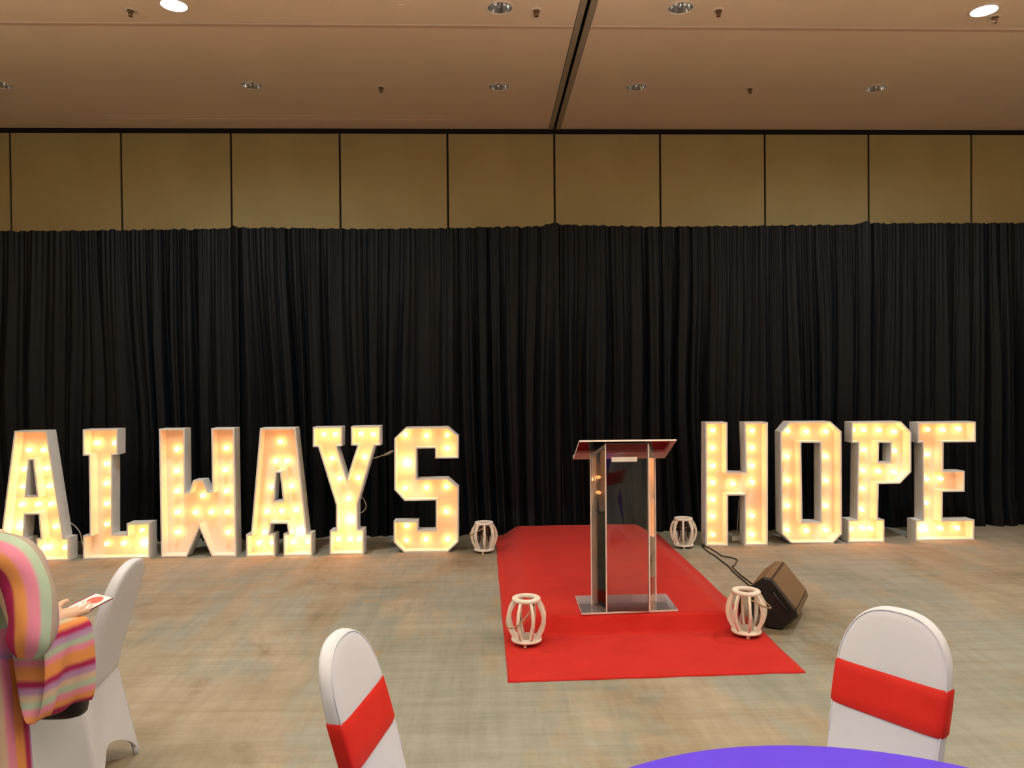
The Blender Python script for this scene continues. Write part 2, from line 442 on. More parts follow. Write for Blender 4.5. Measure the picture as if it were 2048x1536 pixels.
# hem: rim down to the floor
n0 = len(v); rim = [i for i in range(W_)] + [j * W_ + NX for j in range(1, NY + 1)] + [NY * W_ + i for i in range(NX - 1, -1, -1)] + [j * W_ for j in range(NY - 1, 0, -1)]
for k in rim: v.append((v[k][0], v[k][1], .0005))
for a in range(len(rim)):
    b_ = (a + 1) % len(rim); f.append((rim[b_], rim[a], n0 + a, n0 + b_))
tag(mesh('red_carpet', v, f, m_red, None, True), 'red carpet runner laid over a low step in front of the black drapes', 'rug')

# ------------------------------------------------------------------ marquee letters
def a_shape(so, si, zs, ls, cb, zc, sh, th, H=1.22):
    return [(-so, 0), (-si, 0), (-si, zs), (-ls, zs), (-cb, zc), (cb, zc), (ls, zs), (si, zs), (si, 0), (so, 0), (so, zs), (sh, zs), (th, H), (-th, H), (-sh, zs), (-so, zs)]
def inset(P, d):
    n = len(P); ar = sum(P[i][0] * P[(i + 1) % n][1] - P[(i + 1) % n][0] * P[i][1] for i in range(n))
    sg = 1 if ar > 0 else -1; out = []
    for i in range(n):
        p0, p1, p2 = (Vector(P[(i + k) % n]) for k in (-1, 0, 1))
        e1 = (p1 - p0).normalized(); e2 = (p2 - p1).normalized()
        n1 = Vector((-e1.y, e1.x)) * sg; n2 = Vector((-e2.y, e2.x)) * sg
        out.append(tuple(p1 + (n1 + n2) * d / (1 + n1.dot(n2))))
    return out
DEP, REC, TH = .15, .128, .014
bulb_mesh = {}
def bulb(parent, x, z, m):
    if m.name not in bulb_mesh:
        b = MB().lathe([(.011, .0), (.0115, -.012), (.016, -.022), (.021, -.034), (.022, -.044), (.0185, -.056), (.010, -.064), (.001, -.066)], 12)
        b.v = [(px, pz, py) for px, py, pz in b.v]          # axis along -Y
        o = b.build('bulb', m, parent, True); bulb_mesh[m.name] = o.data
    else:
        o = bpy.data.objects.new('bulb', bulb_mesh[m.name]); COL.objects.link(o); o.parent = parent
    o.location = (x, REC, z)
    return o
def letter(kind, x, y, outline, hole, bulbs, label, bright=(), dim=()):
    r = empty('marquee_letter_' + kind, (x, y, 0))
    b = MB()
    for k, P in enumerate([outline] + ([hole] if hole else [])):
        I = inset(P, TH if k == 0 else -TH); n = len(P)
        vv = [(p[0], 0, p[1]) for p in P] + [(p[0], DEP, p[1]) for p in P] + [(p[0], 0, p[1]) for p in I] + [(p[0], DEP, p[1]) for p in I]
        ff = []
        for i in range(n):
            j = (i + 1) % n
            ff += [(i, j, n + j, n + i), (i, 2 * n + i, 2 * n + j, j), (2 * n + i, 3 * n + i, 3 * n + j, 2 * n + j), (n + i, n + j, 3 * n + j, 3 * n + i)]
        b.add(vv, ff)
    o = b.build('side_wall', m_white, r)
    bm = bmesh.new(); bm.from_mesh(o.data); bmesh.ops.recalc_face_normals(bm, faces=bm.faces); bm.to_mesh(o.data); bm.free()
    loops = [[Vector((p[0], p[1], 0)) for p in inset(outline, TH * .6)]]
    if hole: loops.append([Vector((p[0], p[1], 0)) for p in inset(hole, -TH * .6)])
    flat = [p for l in loops for p in l]; tri = tessellate_polygon(loops); n = len(flat)
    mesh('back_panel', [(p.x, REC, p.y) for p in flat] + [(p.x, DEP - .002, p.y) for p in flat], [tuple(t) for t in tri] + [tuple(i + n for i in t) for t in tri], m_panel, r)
    for k, (bx, bz) in enumerate(bulbs):
        bulb(r, bx, bz, m_bulb2 if k in bright else m_bulbdim if k in dim else m_bulb)
    return tag(r, label, 'letter', 'marquee letters')
LET = {
    'A1': (-4.267, 7.05, 'A', None,
       [(-0.075, 1.032), (0.061, 1.03), (-0.117, 0.853), (0.087, 0.856), (-0.131, 0.688), (0.113, 0.688), (-0.145, 0.517), (0.003, 0.519), (0.127, 0.519), (-0.289, 0.328), (-0.171, 0.309), (0.164, 0.304), (0.065, 0.106), (0.104, 0.105), (0.252, 0.105), (-0.241, 0.111), (-0.191, 0.11)]),  # -0.003
    'L': (-3.825, 7.09, [(0.015, 1.225), (0.34, 1.227), (0.336, 0.983), (0.285, 0.979), (0.275, 0.231), (0.407, 0.229), (0.409, 0.333), (0.625, 0.335), (0.621, 0.0), (0.0, 0.001), (0.003, 0.226), (0.065, 0.228), (0.067, 0.977), (0.012, 0.978)], None,
       [(0.097, 1.089), (0.266, 1.087), (0.188, 0.889), (0.183, 0.702), (0.183, 0.509), (0.18, 0.31), (0.177, 0.123), (0.336, 0.126), (0.522, 0.123), (0.51, 0.249)]),  # -0.007
    'W': (-3.108, 7.1, [(0.0, 1.222), (0.239, 1.222), (0.238, 0.617), (0.27, 0.617), (0.312, 0.732), (0.404, 0.733), (0.452, 0.622), (0.489, 0.622), (0.488, 1.222), (0.705, 1.222), (0.71, 0.0), (0.478, 0.002), (0.364, 0.275), (0.244, 0.002), (0.004, 0.004)], None,
       [(0.127, 1.019), (0.122, 0.811), (0.125, 0.618), (0.125, 0.415), (0.122, 0.221), (0.296, 0.409), (0.446, 0.41), (0.367, 0.57), (0.593, 1.023), (0.583, 0.816), (0.592, 0.612), (0.597, 0.411), (0.601, 0.213)]),  # -0.012
    'A2': (-1.990, 7.08, 'A', None,
       [(-0.004, 1.079), (-0.047, 0.897), (0.06, 0.896), (-0.094, 0.645), (0.1, 0.652), (-0.138, 0.413), (0.002, 0.414), (0.139, 0.422), (-0.161, 0.211), (0.174, 0.211), (-0.217, 0.112), (-0.095, 0.112), (0.109, 0.112), (0.249, 0.116)]),  # 0.001
    'Y': (-1.666, 7.095, [(0.002, 1.223), (0.279, 1.224), (0.277, 1.039), (0.228, 1.035), (0.319, 0.732), (0.42, 1.04), (0.362, 1.044), (0.362, 1.225), (0.642, 1.227), (0.64, 1.041), (0.585, 1.038), (0.42, 0.486), (0.417, 0.241), (0.475, 0.24), (0.472, 0.0), (0.148, 0.004), (0.151, 0.233), (0.21, 0.236), (0.213, 0.477), (0.05, 1.033), (0.0, 1.033)], None,
       [(0.087, 1.146), (0.196, 1.145), (0.442, 1.148), (0.56, 1.141), (0.164, 0.915), (0.473, 0.923), (0.232, 0.716), (0.408, 0.723), (0.315, 0.521), (0.322, 0.316), (0.212, 0.132), (0.326, 0.13), (0.417, 0.129)]),  # -0.008
    'S': (-0.916, 7.14, [(0.125, 1.207), (0.532, 1.208), (0.633, 1.119), (0.631, 0.903), (0.406, 0.904), (0.407, 1.003), (0.231, 1.002), (0.228, 0.712), (0.527, 0.714), (0.629, 0.624), (0.624, 0.095), (0.52, 0.0), (0.098, 0.001), (0.0, 0.103), (0.002, 0.306), (0.236, 0.306), (0.235, 0.214), (0.405, 0.213), (0.408, 0.5), (0.109, 0.498), (0.011, 0.609), (0.016, 1.103)], None,
       [(0.113, 1.131), (0.32, 1.12), (0.52, 1.123), (0.519, 0.992), (0.122, 0.851), (0.107, 0.607), (0.315, 0.612), (0.509, 0.617), (0.507, 0.374), (0.119, 0.242), (0.114, 0.099), (0.305, 0.106), (0.513, 0.102)]),  # -0.005
    'H': (2.132, 7.2, [(0.007, 1.22), (0.225, 1.219), (0.223, 0.728), (0.403, 0.725), (0.394, 1.216), (0.628, 1.215), (0.621, 0.0), (0.39, 0.0), (0.393, 0.497), (0.227, 0.496), (0.224, 0.0), (0.0, 0.002)], None,
       [(0.108, 1.135), (0.107, 0.958), (0.106, 0.78), (0.105, 0.613), (0.104, 0.444), (0.103, 0.273), (0.102, 0.094), (0.307, 0.6), (0.505, 1.126), (0.504, 0.956), (0.503, 0.774), (0.502, 0.611), (0.5, 0.275), (0.499, 0.088)]),  # -0.002
    'O': (2.897, 7.23, [(0.087, 1.216), (0.505, 1.214), (0.613, 1.114), (0.614, 0.091), (0.523, 0.0), (0.101, 0.006), (0.005, 0.104), (0.0, 1.115)], [(0.207, 1.007), (0.401, 1.004), (0.399, 0.216), (0.217, 0.218)],
       [(0.109, 1.121), (0.302, 1.111), (0.501, 1.109), (0.103, 0.859), (0.497, 0.858), (0.11, 0.619), (0.499, 0.614), (0.105, 0.367), (0.495, 0.362), (0.1, 0.12), (0.297, 0.113), (0.497, 0.114)]),  # -0.007
    'P': (3.578, 7.24, [(0.04, 1.204), (0.541, 1.206), (0.644, 1.099), (0.643, 0.7), (0.529, 0.585), (0.313, 0.583), (0.303, 0.233), (0.369, 0.227), (0.368, 0.0), (0.0, 0.003), (0.001, 0.23), (0.09, 0.233), (0.106, 0.998), (0.039, 0.999)], [(0.318, 0.996), (0.433, 0.991), (0.428, 0.801), (0.313, 0.802)],
       [(0.1, 1.122), (0.212, 1.121), (0.368, 1.115), (0.523, 1.098), (0.211, 0.919), (0.522, 0.906), (0.2, 0.708), (0.36, 0.701), (0.522, 0.689), (0.199, 0.524), (0.187, 0.315), (0.076, 0.123), (0.193, 0.126), (0.278, 0.12)]),  # -0.001
    'E': (4.285, 7.28, [(0.027, 1.191), (0.622, 1.193), (0.621, 0.987), (0.29, 0.988), (0.289, 0.698), (0.507, 0.699), (0.506, 0.488), (0.281, 0.488), (0.28, 0.205), (0.607, 0.206), (0.603, 0.001), (0.0, 0.0), (0.001, 0.206), (0.078, 0.209), (0.076, 0.989), (0.027, 0.986)], None,
       [(0.183, 1.113), (0.341, 1.108), (0.506, 1.114), (0.18, 0.858), (0.171, 0.608), (0.316, 0.611), (0.162, 0.366), (0.151, 0.099), (0.314, 0.104), (0.488, 0.105)]),  # 0.000
}
WORD = {'A1': ('a', 'white light-bulb letter A behind the striped person, first of the word ALWAYS', (10,), ()),
        'L': ('l', 'white light-bulb letter L between the letters A and W', (8,), (5, 6, 9)),
        'W': ('w', 'white light-bulb letter W with a pointed notch at its foot', (), ()),
        'A2': ('a', 'white light-bulb letter A between the letters W and Y', (9,), ()),
        'Y': ('y', 'white light-bulb letter Y with a cord looped beside its stem', (9,), ()),
        'S': ('s', 'white light-bulb letter S with one very bright bulb', (4,), (2, 10)),
        'H': ('h', 'white light-bulb letter H, first of the word HOPE, with one bulb missing', (), (6,)),
        'O': ('o', 'white light-bulb letter O with cut corners and a tall slot', (), ()),
        'P': ('p', 'white light-bulb letter P between the letters O and E', (), ()),
        'E': ('e', 'white light-bulb letter E at the right end of the word HOPE', (7,), (0,))}
for k, (x, y, o, h, bl) in LET.items():
    kd, lab, br, dm = WORD[k]
    if k == 'A1':
        o = a_shape(.335, .037, .213, .076, .061, .434, .288, .148); h = [(-.016, .943), (.016, .943), (.049, .61), (-.049, .61)]
    elif k == 'A2':
        o = a_shape(.31, .04, .213, .088, .073, .307, .264, .166); h = [(-.015, .793), (.015, .793), (.041, .527), (-.041, .527)]
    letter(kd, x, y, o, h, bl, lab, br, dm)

# cords among the letters
def cable(name, pts, r, m, label, cat='cable', n=8):
    return tag(MB().tube(spline(pts, n), r, 6).build(name, m, None, True), label, cat)
jc = empty('light_cord', (-1.02, 7.255, .93))
MB().tube(spline([(-.16, .0, -.03), (-.09, -.01, -.026), (-.03, 0, -.008), (.04, 0, .012), (.098, .0, .045)], 6), .006, 6).build('cord', m_cord, jc, True)
MB().tube([(.0, 0, .0), (.045, 0, .018), (.09, 0, .04)], [.010, .016, .011], 8).build('plug', m_cord, jc, True)
tag(jc, 'pale light cord with a plug strung between the letters Y and S', 'cord')
cable('light_cord', [(-1.26, 7.25, .54), (-1.215, 7.26, .50), (-1.195, 7.26, .43), (-1.22, 7.26, .385), (-1.262, 7.25, .365)], .005, m_cord, 'thin pale cord looped against the stem of the letter Y', 'cord')
cable('light_cord', [(-4.02, 7.21, .34), (-3.97, 7.25, .27), (-3.935, 7.26, .2), (-3.925, 7.26, .13), (-3.91, 7.27, .06), (-3.89, 7.28, .006)], .006, m_cord, 'thin pale cord hanging down between the first letters A and L', 'cord')
cable('speaker_cable', [(2.11, 7.228, .006), (2.142, 7.088, .006), (2.156, 6.928, .006), (2.163, 6.775, .006), (2.225, 6.721, .006), (2.25, 6.63, .006), (2.219, 6.555, .006), (2.154, 6.423, .006), (2.126, 6.381, .006), (2.108, 6.108, .006), (2.112, 5.874, .006), (2.11, 5.5, .006), (2.085, 5.33, .02)], .006, m_cable, 'black cable with a side loop running from letter H to the speaker')
cable('speaker_cable', [(2.092, 7.195, .006), (2.085, 6.919, .006), (2.100, 6.804, .006), (2.098, 6.61, .006), (2.10, 6.404, .006), (2.082, 6.211, .006), (2.074, 5.894, .006), (2.07, 5.5, .006), (2.05, 5.33, .02)], .006, m_cable, 'straighter of two black cables running from letter H to the speaker')
ad = MB().box(2.47, 2.60, 7.42, 7.50, 0, .045).build('power_adapter', m_white)
tag(ad, 'small white power adapter on the floor behind the letter H', 'adapter')
sn = empty('letter_prop', (2.56, 7.46, .045))
for dx in (0, .025):
    MB().tube([(dx - .02, .02, .0), (dx + .03, .10, .34)], .004, 6).build('prop_rod', m_cord, sn)
tag(sn, 'two thin pale rods leaning up behind the letter H', 'rods')

# ------------------------------------------------------------------ acrylic lectern
ZB = .117
lec = empty('lectern', (.925, 5.03, ZB))
def slab(name, corners, th, m, parent, edge=None, nrm=None):
    """sheet from 4 corners (counter-clockwise from outside), thickness th along -normal; edges get their own material"""
    c = [Vector(p) for p in corners]; n = nrm or (c[1] - c[0]).cross(c[2] - c[0]).normalized()
    vv = c + [p - n * th for p in c]
    o = mesh(name, vv, [(0, 1, 2, 3), (7, 6, 5, 4), (0, 4, 5, 1), (1, 5, 6, 2), (2, 6, 7, 3), (3, 7, 4, 0)], [m, edge or m], parent)
    for k, p in enumerate(o.data.polygons): p.material_index = 1 if k > 1 else 0
    return o
slab('base_plate', [(-.318, -.195, .012), (.33, -.16, .012), (.334, .195, .012), (-.316, .188, .012)], .012, m_acrb, lec, m_acre)
def zs(y): return 1.137 - (y + .20) / .275 * .145           # underside of the reading top, local
f0, f1, yf = -.15, .133, -.18
slab('front_panel', [(f0, yf, .012), (f1, yf, .012), (f1, yf, zs(yf) - .006), (f0, yf, zs(yf) - .006)], .01, m_acr, lec, m_acre)
slab('side_panel', [(-.226, -.02, .012), (f0 - .003, yf + .004, .012), (f0 - .003, yf + .004, zs(yf) - .008), (-.226, -.02, zs(-.02) - .006)], .01, m_acr, lec, m_acre)
slab('side_panel', [(f1 + .003, yf + .004, .012), (.222, .02, .012), (.222, .02, zs(.02) - .006), (f1 + .003, yf + .004, zs(yf) - .008)], .01, m_acr, lec, m_acre)
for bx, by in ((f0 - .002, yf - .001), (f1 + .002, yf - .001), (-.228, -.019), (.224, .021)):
    MB().box(bx - .0033, bx + .0033, by - .003, by + .003, .012, zs(by) - .006).build('edge_glow_strip', m_edge_glow, lec)  # added pale strips at the panel joints, painting the bright acrylic edges
slab('reading_top', [(-.327, -.20, zs(-.2) + .012), (.315, -.20, zs(-.2) + .012), (.302, .075, zs(.075) + .012), (-.336, .075, zs(.075) + .012)], .012, m_acr, lec, m_acre)
slab('lip', [(-.336, .068, zs(.075) + .012), (.302, .068, zs(.075) + .012), (.302, .068, zs(.075) + .03), (-.336, .068, zs(.075) + .03)], .008, m_acre, lec)
for x in (-.195, -.165, .15, .205):
    MB().lathe([(.004, 0), (.005, .004), (.001, .007)], 8).build('glint_stud', m_chrome, lec, True).location = (x, -.03 if abs(x) > .18 else -.12, .80 if x < 0 else .735)  # added bright studs standing in for bulb reflections in the panels
lec_label = slab('paper_strip', [(-.112, yf - .003, 1.003), (.058, yf - .003, 1.003), (.058, yf - .003, 1.033), (-.112, yf - .003, 1.033)], .002, m_paper, lec)
lec_label['label'] = 'white paper strip under the reading top'
tag(lec, 'clear acrylic lectern standing on the red carpet', 'lectern')

# ------------------------------------------------------------------ white lanterns
def make_lantern(nribs=8):
    r = empty('lantern', (0, 0, 0))
    MB().lathe([(.092, .022), (.096, .026), (.096, .034), (.092, .038), (.001, .038)], 32).build('base_disc', m_lan, r, True, 40)
    fm = None
    for k in range(3):
        a = k * 2.094 - 1.75
        if fm is None:
            o = MB().lathe([(.011, 0), (.011, .022)], 10).build('foot', m_lan, r); fm = o.data
        else:
            o = bpy.data.objects.new('foot', fm); COL.objects.link(o); o.parent = r
        o.location = (.07 * math.cos(a), .07 * math.sin(a), 0)
    MB().lathe([(.055, .272), (.086, .272), (.090, .277), (.090, .287), (.086, .292), (.056, .292), (.052, .287), (.052, .277), (.055, .272)], 32, caps=False).build('top_ring', m_lan, r, True, 40)
    prof = [(.070, .038), (.088, .062), (.108, .10), (.119, .145), (.119, .18), (.108, .222), (.088, .258), (.070, .276)]
    vv = []; ff = []; hw = .007; hd = .011
    for (rad, z), (a, b) in zip(prof, [(prof[max(0, i - 1)], prof[min(7, i + 1)]) for i in range(8)]):
        t = Vector((b[0] - a[0], b[1] - a[1])).normalized(); nx, nz_ = t.y, -t.x
        for sx, sy in ((-1, -1), (1, -1), (1, 1), (-1, 1)): vv.append((rad + nx * hd * sx, hw * sy, z + nz_ * hd * sx))
    for j in range(7):
        for i in range(4):
            k = (i + 1) % 4; ff.append((j * 4 + i, (j + 1) * 4 + i, (j + 1) * 4 + k, j * 4 + k))
    ff += [(0, 1, 2, 3), (31, 30, 29, 28)]
    rm = None
    for k in range(nribs):
        if rm is None:
            o = mesh('rib', vv, ff, m_lan, r); rm = o.data
        else:
            o = bpy.data.objects.new('rib', rm); COL.objects.link(o); o.parent = r
        o.rotation_euler.z = 2 * math.pi * k / nribs + .2
    MB().lathe([(.050, .04), (.050, .262)], 24, caps=False).build('glass_cylinder', m_glass, r, True)
    return r
def rope(r, ang, reach, drop):
    """handle hanging over the ribs towards ang (radians)"""
    d = Vector((math.cos(ang), math.sin(ang), 0)); s = Vector((-d.y, d.x, 0)); c = Vector((0, 0, .262)); pts = []
    for k in range(13):
        t = k / 12 * math.pi
        pts.append(c + s * (.088 + .05 * math.sin(t) ** 1.2 * .4) * math.cos(t) + d * (reach * math.sin(t)) + Vector((0, 0, -drop * math.sin(t) ** 1.1)))
    MB().tube(spline(pts, 3), .0048, 6).build('rope_handle', m_rope, r, True)
lan0 = make_lantern()
spots = [(.232, 4.635, .008, .1, math.radians(215), .138, .135, 'white lantern on the near left corner of the red carpet'),
         (1.655, 4.705, .008, .35, math.radians(-15), .150, .075, 'white lantern on the near right of the red carpet, before the speaker'),
         (-.045, 7.11, 0, .55, math.radians(190), .138, .085, 'white lantern on the floor between the letter S and the red carpet'),
         (1.905, 7.17, 0, .2, math.radians(80), .138, .10, 'white lantern on the floor between the red carpet and the letter H')]
for i, (x, y, z, rz, ha, rc, dp, l) in enumerate(spots):
    o = lan0 if i == 0 else copy_tree(lan0)
    o.location = (x, y, z)
    for c in o.children:
        if c.name.startswith(('rib',)): c.rotation_euler.z += rz
    tag(o, l, 'lantern', 'white wooden lanterns')
    if i: continue
for (x, y, z, rz, ha, rc, dp, l), o in zip(spots, [q for q in COL.objects if q.name.startswith('lantern')]):
    rope(o, ha, rc, dp)

# ------------------------------------------------------------------ wedge monitor speaker
sp = empty('stage_monitor_speaker', (1.9, 4.80, 0), math.atan2(-.27, .45))
SEC = [(-.077, .004), (.02, .004), (.122, .108), (.112, .152), (-.040, .336), (-.092, .336), (-.178, .262), (-.172, .20)]
LEN = .50
def prism(P, y0, y1, ins=0):
    n = len(P); Q = inset(P, ins) if ins else P
    vv = [(p[0], y0, p[1]) for p in Q] + [(p[0], y0 + ins, p[1]) for p in P] + [(p[0], y1 - ins, p[1]) for p in P] + [(p[0], y1, p[1]) for p in Q]
    ff = [tuple(reversed(range(n))), tuple(range(3 * n, 4 * n))]
    for k in range(3):
        for i in range(n):
            j = (i + 1) % n; ff.append((k * n + i, k * n + j, (k + 1) * n + j, (k + 1) * n + i))
    return vv, [tuple(reversed(q)) for q in ff]
vv, ff = prism(SEC, 0, LEN, .012)
cab = mesh('cabinet', vv, ff, m_blackp, sp)
bm = bmesh.new(); bm.from_mesh(cab.data); bmesh.ops.recalc_face_normals(bm, faces=bm.faces); bm.to_mesh(cab.data); bm.free()
def face_plate(p, q, y0, y1, off, name, m, mar=.008):
    p, q = Vector(p), Vector(q); t = (q - p).normalized(); nn = Vector((t.y, -t.x))
    a = p + t * mar; b = q - t * mar
    c0 = [(a.x + nn.x * k, y, a.y + nn.y * k) for k, y in ((0, y0), (0, y1), (off, y1 - .004), (off, y0 + .004))]
    c1 = [(b.x + nn.x * k, y, b.y + nn.y * k) for k, y in ((0, y0), (0, y1), (off, y1 - .004), (off, y0 + .004))]
    vv = c0 + c1
    o = mesh(name, vv, [(0, 1, 2, 3), (7, 6, 5, 4), (3, 2, 6, 7), (0, 3, 7, 4), (1, 5, 6, 2), (0, 4, 5, 1)], m, sp)
    bm = bmesh.new(); bm.from_mesh(o.data); bmesh.ops.recalc_face_normals(bm, faces=bm.faces); bm.to_mesh(o.data); bm.free()
    return o
face_plate(SEC[3], SEC[4], .014, LEN - .014, .006, 'front_grille', m_grille)
face_plate(SEC[4], SEC[5], .014, LEN - .014, .004, 'top_strip', m_grille, .004)
face_plate(SEC[5], SEC[6], .014, LEN - .014, .003, 'rear_strip', m_grille, .006)
face_plate(SEC[2], SEC[3], .014, LEN - .014, .004, 'lower_strip', m_grille, .004)
MB().box(-.10, -.02, -.006, .004, .10, .24).build('end_recess', m_bag, sp)
hb = MB().tube([(.07, -.004, .13), (.055, -.022, .15), (-.015, -.022, .235), (-.03, -.004, .255)], .008, 8).build('carry_handle', m_bag, sp, True)
tag(sp, 'black wedge monitor speaker on the floor behind the right front lantern', 'speaker')

# ------------------------------------------------------------------ banquet chairs in stretch covers
def chair():
    r = empty('banquet_chair')
    wz = [(.40, .170), (.55, .174), (.66, .177), (.72, .177)]
    def half(z):
        if z <= .70: return lerp_tab(wz, z)
        return .177 * max(0, 1 - ((z - .70) / .222) ** 2.5) ** (1 / 2.5)
    right = [(half(z), z) for z in [.40 + .30 * i / 9 for i in range(10)]]
    right += [(.177 * abs(math.cos(a)) ** (2 / 2.5), .70 + .222 * abs(math.sin(a)) ** (2 / 2.5)) for a in [math.pi / 2 * i / 16 for i in range(1, 17)]]
    right[-1] = (0, .922)
    loop = right + [(-x, z) for x, z in reversed(right[:-1])]
    n = len(loop); cx, cz = 0, .68
    lean = lambda z: -.185 - .24 * max(0, z - .40) - .10 * max(0, z - .40) ** 2
    layers = [(.55, .026), (.88, .024), (.965, .021), (.99, .016), (1, .008), (1, -.008), (.99, -.016), (.965, -.021), (.88, -.023), (.55, -.024)]
    v = []; f = []
    for s, y in layers:
        for x, z in loop:
            zz = cz + (z - cz) * s; v.append((x * s, y + lean(zz), zz))
    for j in range(len(layers) - 1):
        for i in range(n):
            k = (i + 1) % n; f.append((j * n + i, j * n + k, (j + 1) * n + k, (j + 1) * n + i))
    v.append((0, .027 + lean(cz), cz)); v.append((0, -.024 + lean(cz), cz)); a = len(v) - 2; L_ = (len(layers) - 1) * n
    for i in range(n):
        k = (i + 1) % n; f.append((k, i, a)); f.append((L_ + i, L_ + k, a + 1))
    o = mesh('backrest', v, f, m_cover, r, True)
    bm = bmesh.new(); bm.from_mesh(o.data); bmesh.ops.recalc_face_normals(bm, faces=bm.faces); bm.to_mesh(o.data); bm.free()
    # piping seam around the front edge
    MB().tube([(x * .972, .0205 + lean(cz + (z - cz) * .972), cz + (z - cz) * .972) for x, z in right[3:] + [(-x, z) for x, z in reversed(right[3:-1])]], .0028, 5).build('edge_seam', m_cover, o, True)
    # seat cushion
    v = []; f = []; m_ = 40
    for s, z in ((.90, .37), (1, .385), (1.01, .403), (1, .418), (.95, .430), (.75, .437), (.35, .440)):
        for i in range(m_):
            a = 2 * math.pi * i / m_; c, sn_ = math.cos(a), math.sin(a)
            e = .42
            v.append((.190 * s * math.copysign(abs(c) ** e, c), .018 + .205 * s * math.copysign(abs(sn_) ** e, sn_), z))
    for j in range(6):
        for i in range(m_):
            k = (i + 1) % m_; f.append((j * m_ + i, j * m_ + k, (j + 1) * m_ + k, (j + 1) * m_ + i))
    f.append(tuple(range(6 * m_, 7 * m_))); f.append(tuple(reversed(range(m_))))
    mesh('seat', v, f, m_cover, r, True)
    # stretched skirt down to the feet, arched hem between the legs
    top = [(.184, .215), (-.184, .215), (-.180, -.200), (.180, -.200)]; bot = [(.205, .25), (-.205, .25), (-.20, -.285), (.20, -.285)]
    v = []; f = []; K = 24; J = 14; ZT = .425
    for j in range(J + 1):
        t = j / J
        for q in range(4):
            for k in range(K):
                u = k / K
                A, B = Vector(top[q]), Vector(top[(q + 1) % 4]); C_, D_ = Vector(bot[q]), Vector(bot[(q + 1) % 4])
                hem = .006 + .135 * max(0, 1 - abs(2 * u - 1) ** 1.9) ** .8
                z = ZT + (hem - ZT) * t
                tt = (ZT - z) / (ZT - .006)
                p = A.lerp(B, u).lerp(C_.lerp(D_, u), tt)
                p -= p.normalized() * (.030 * math.sin(math.pi * u) ** 2 * math.sin(math.pi * min(1, tt)))
                v.append((p.x, p.y, z))
    m_ = 4 * K
    for j in range(J):
        for i in range(m_):
            k = (i + 1) % m_; f.append((j * m_ + i, j * m_ + k, (j + 1) * m_ + k, (j + 1) * m_ + i))
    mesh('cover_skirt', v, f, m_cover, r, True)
    for bx, by in bot:
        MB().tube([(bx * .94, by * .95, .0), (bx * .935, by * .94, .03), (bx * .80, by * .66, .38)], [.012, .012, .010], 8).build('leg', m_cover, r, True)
    # sash
    return r, lean, half
def sash(r, lean, half):
    v = []; f = []; rows = [.598, .604, .635, .668, .70, .726, .732]; m_ = 36
    for z in rows:
        w_ = half(z) + .004; edge = .0 if .6 < z < .73 else -.003
        for i in range(m_):
            a = 2 * math.pi * i / m_; c, s = math.cos(a), math.sin(a)
            v.append(((w_ + edge) * math.copysign(abs(c) ** .35, c), (.0315 + edge) * math.copysign(abs(s) ** .35, s) + lean(z), z))
    for j in range(len(rows) - 1):
        for i in range(m_):
            k = (i + 1) % m_; f.append((j * m_ + i, j * m_ + k, (j + 1) * m_ + k, (j + 1) * m_ + i))
    o = mesh('sash', v, f, m_sash, r, True); o['label'] = 'wide red sash around the backrest'
ch0, lean, half = chair()
def put_chair(o, bx, by, nx, ny, label):
    """bx, by: middle of the backrest at sash height; (nx, ny): the way the chair faces"""
    l = math.hypot(nx, ny); nx, ny = nx / l, ny / l; d = -lean(.66)
    o.location = (bx + nx * d, by + ny * d, 0); o.rotation_euler = (0, 0, math.atan2(-nx, ny))
    return tag(o, label, 'chair', 'white covered banquet chairs')
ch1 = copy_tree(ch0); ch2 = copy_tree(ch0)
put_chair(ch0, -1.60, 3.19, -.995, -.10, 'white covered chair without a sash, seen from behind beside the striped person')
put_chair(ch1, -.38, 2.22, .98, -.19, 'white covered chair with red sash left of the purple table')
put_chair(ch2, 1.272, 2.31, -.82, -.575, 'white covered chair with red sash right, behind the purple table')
sash(ch1, lean, half); sash(ch2, lean, half)

# ------------------------------------------------------------------ round table with purple cloth
tb = empty('round_table', (.70, 1.03, 0))
RT = .82
v = []; f = []; n = 96
prof = [(.0, .75), (RT * .5, .75), (RT - .02, .75), (RT - .005, .748), (RT + .002, .741), (RT + .006, .70), (RT + .012, .45), (RT + .018, .2), (RT + .02, .012)]
for j, (rr, z) in enumerate(prof):
    for i in range(n):
        a = 2 * math.pi * i / n; k = max(0, (.72 - z)) * .055 * math.sin(a * 15 + 1.5 * math.sin(a * 4))
        v.append(((rr + k) * math.cos(a), (rr + k) * math.sin(a), z))
for j in range(1, len(prof) - 1):
    for i in range(n):
        k = (i + 1) % n; f.append((j * n + i, (j + 1) * n + i, (j + 1) * n + k, j * n + k))
f.append(tuple(range(n, 2 * n)))
tc_ = mesh('tablecloth', v, f, m_purple, None, True, 50); tc_.location = tb.location
tag(tc_, 'plain purple cloth over the round table in front', 'tablecloth')
MB().lathe([(RT - .03, .715), (RT - .02, .72), (RT - .02, .74), (RT - .03, .745)], 64).build('table_top', m_side, tb)
MB().lathe([(.32, .0), (.32, .02), (.06, .05), (.045, .4), (.05, .70), (.2, .715)], 32).build('pedestal', m_blackp, tb, True, 40)
tag(tb, 'round banquet table hidden under the purple cloth', 'table')

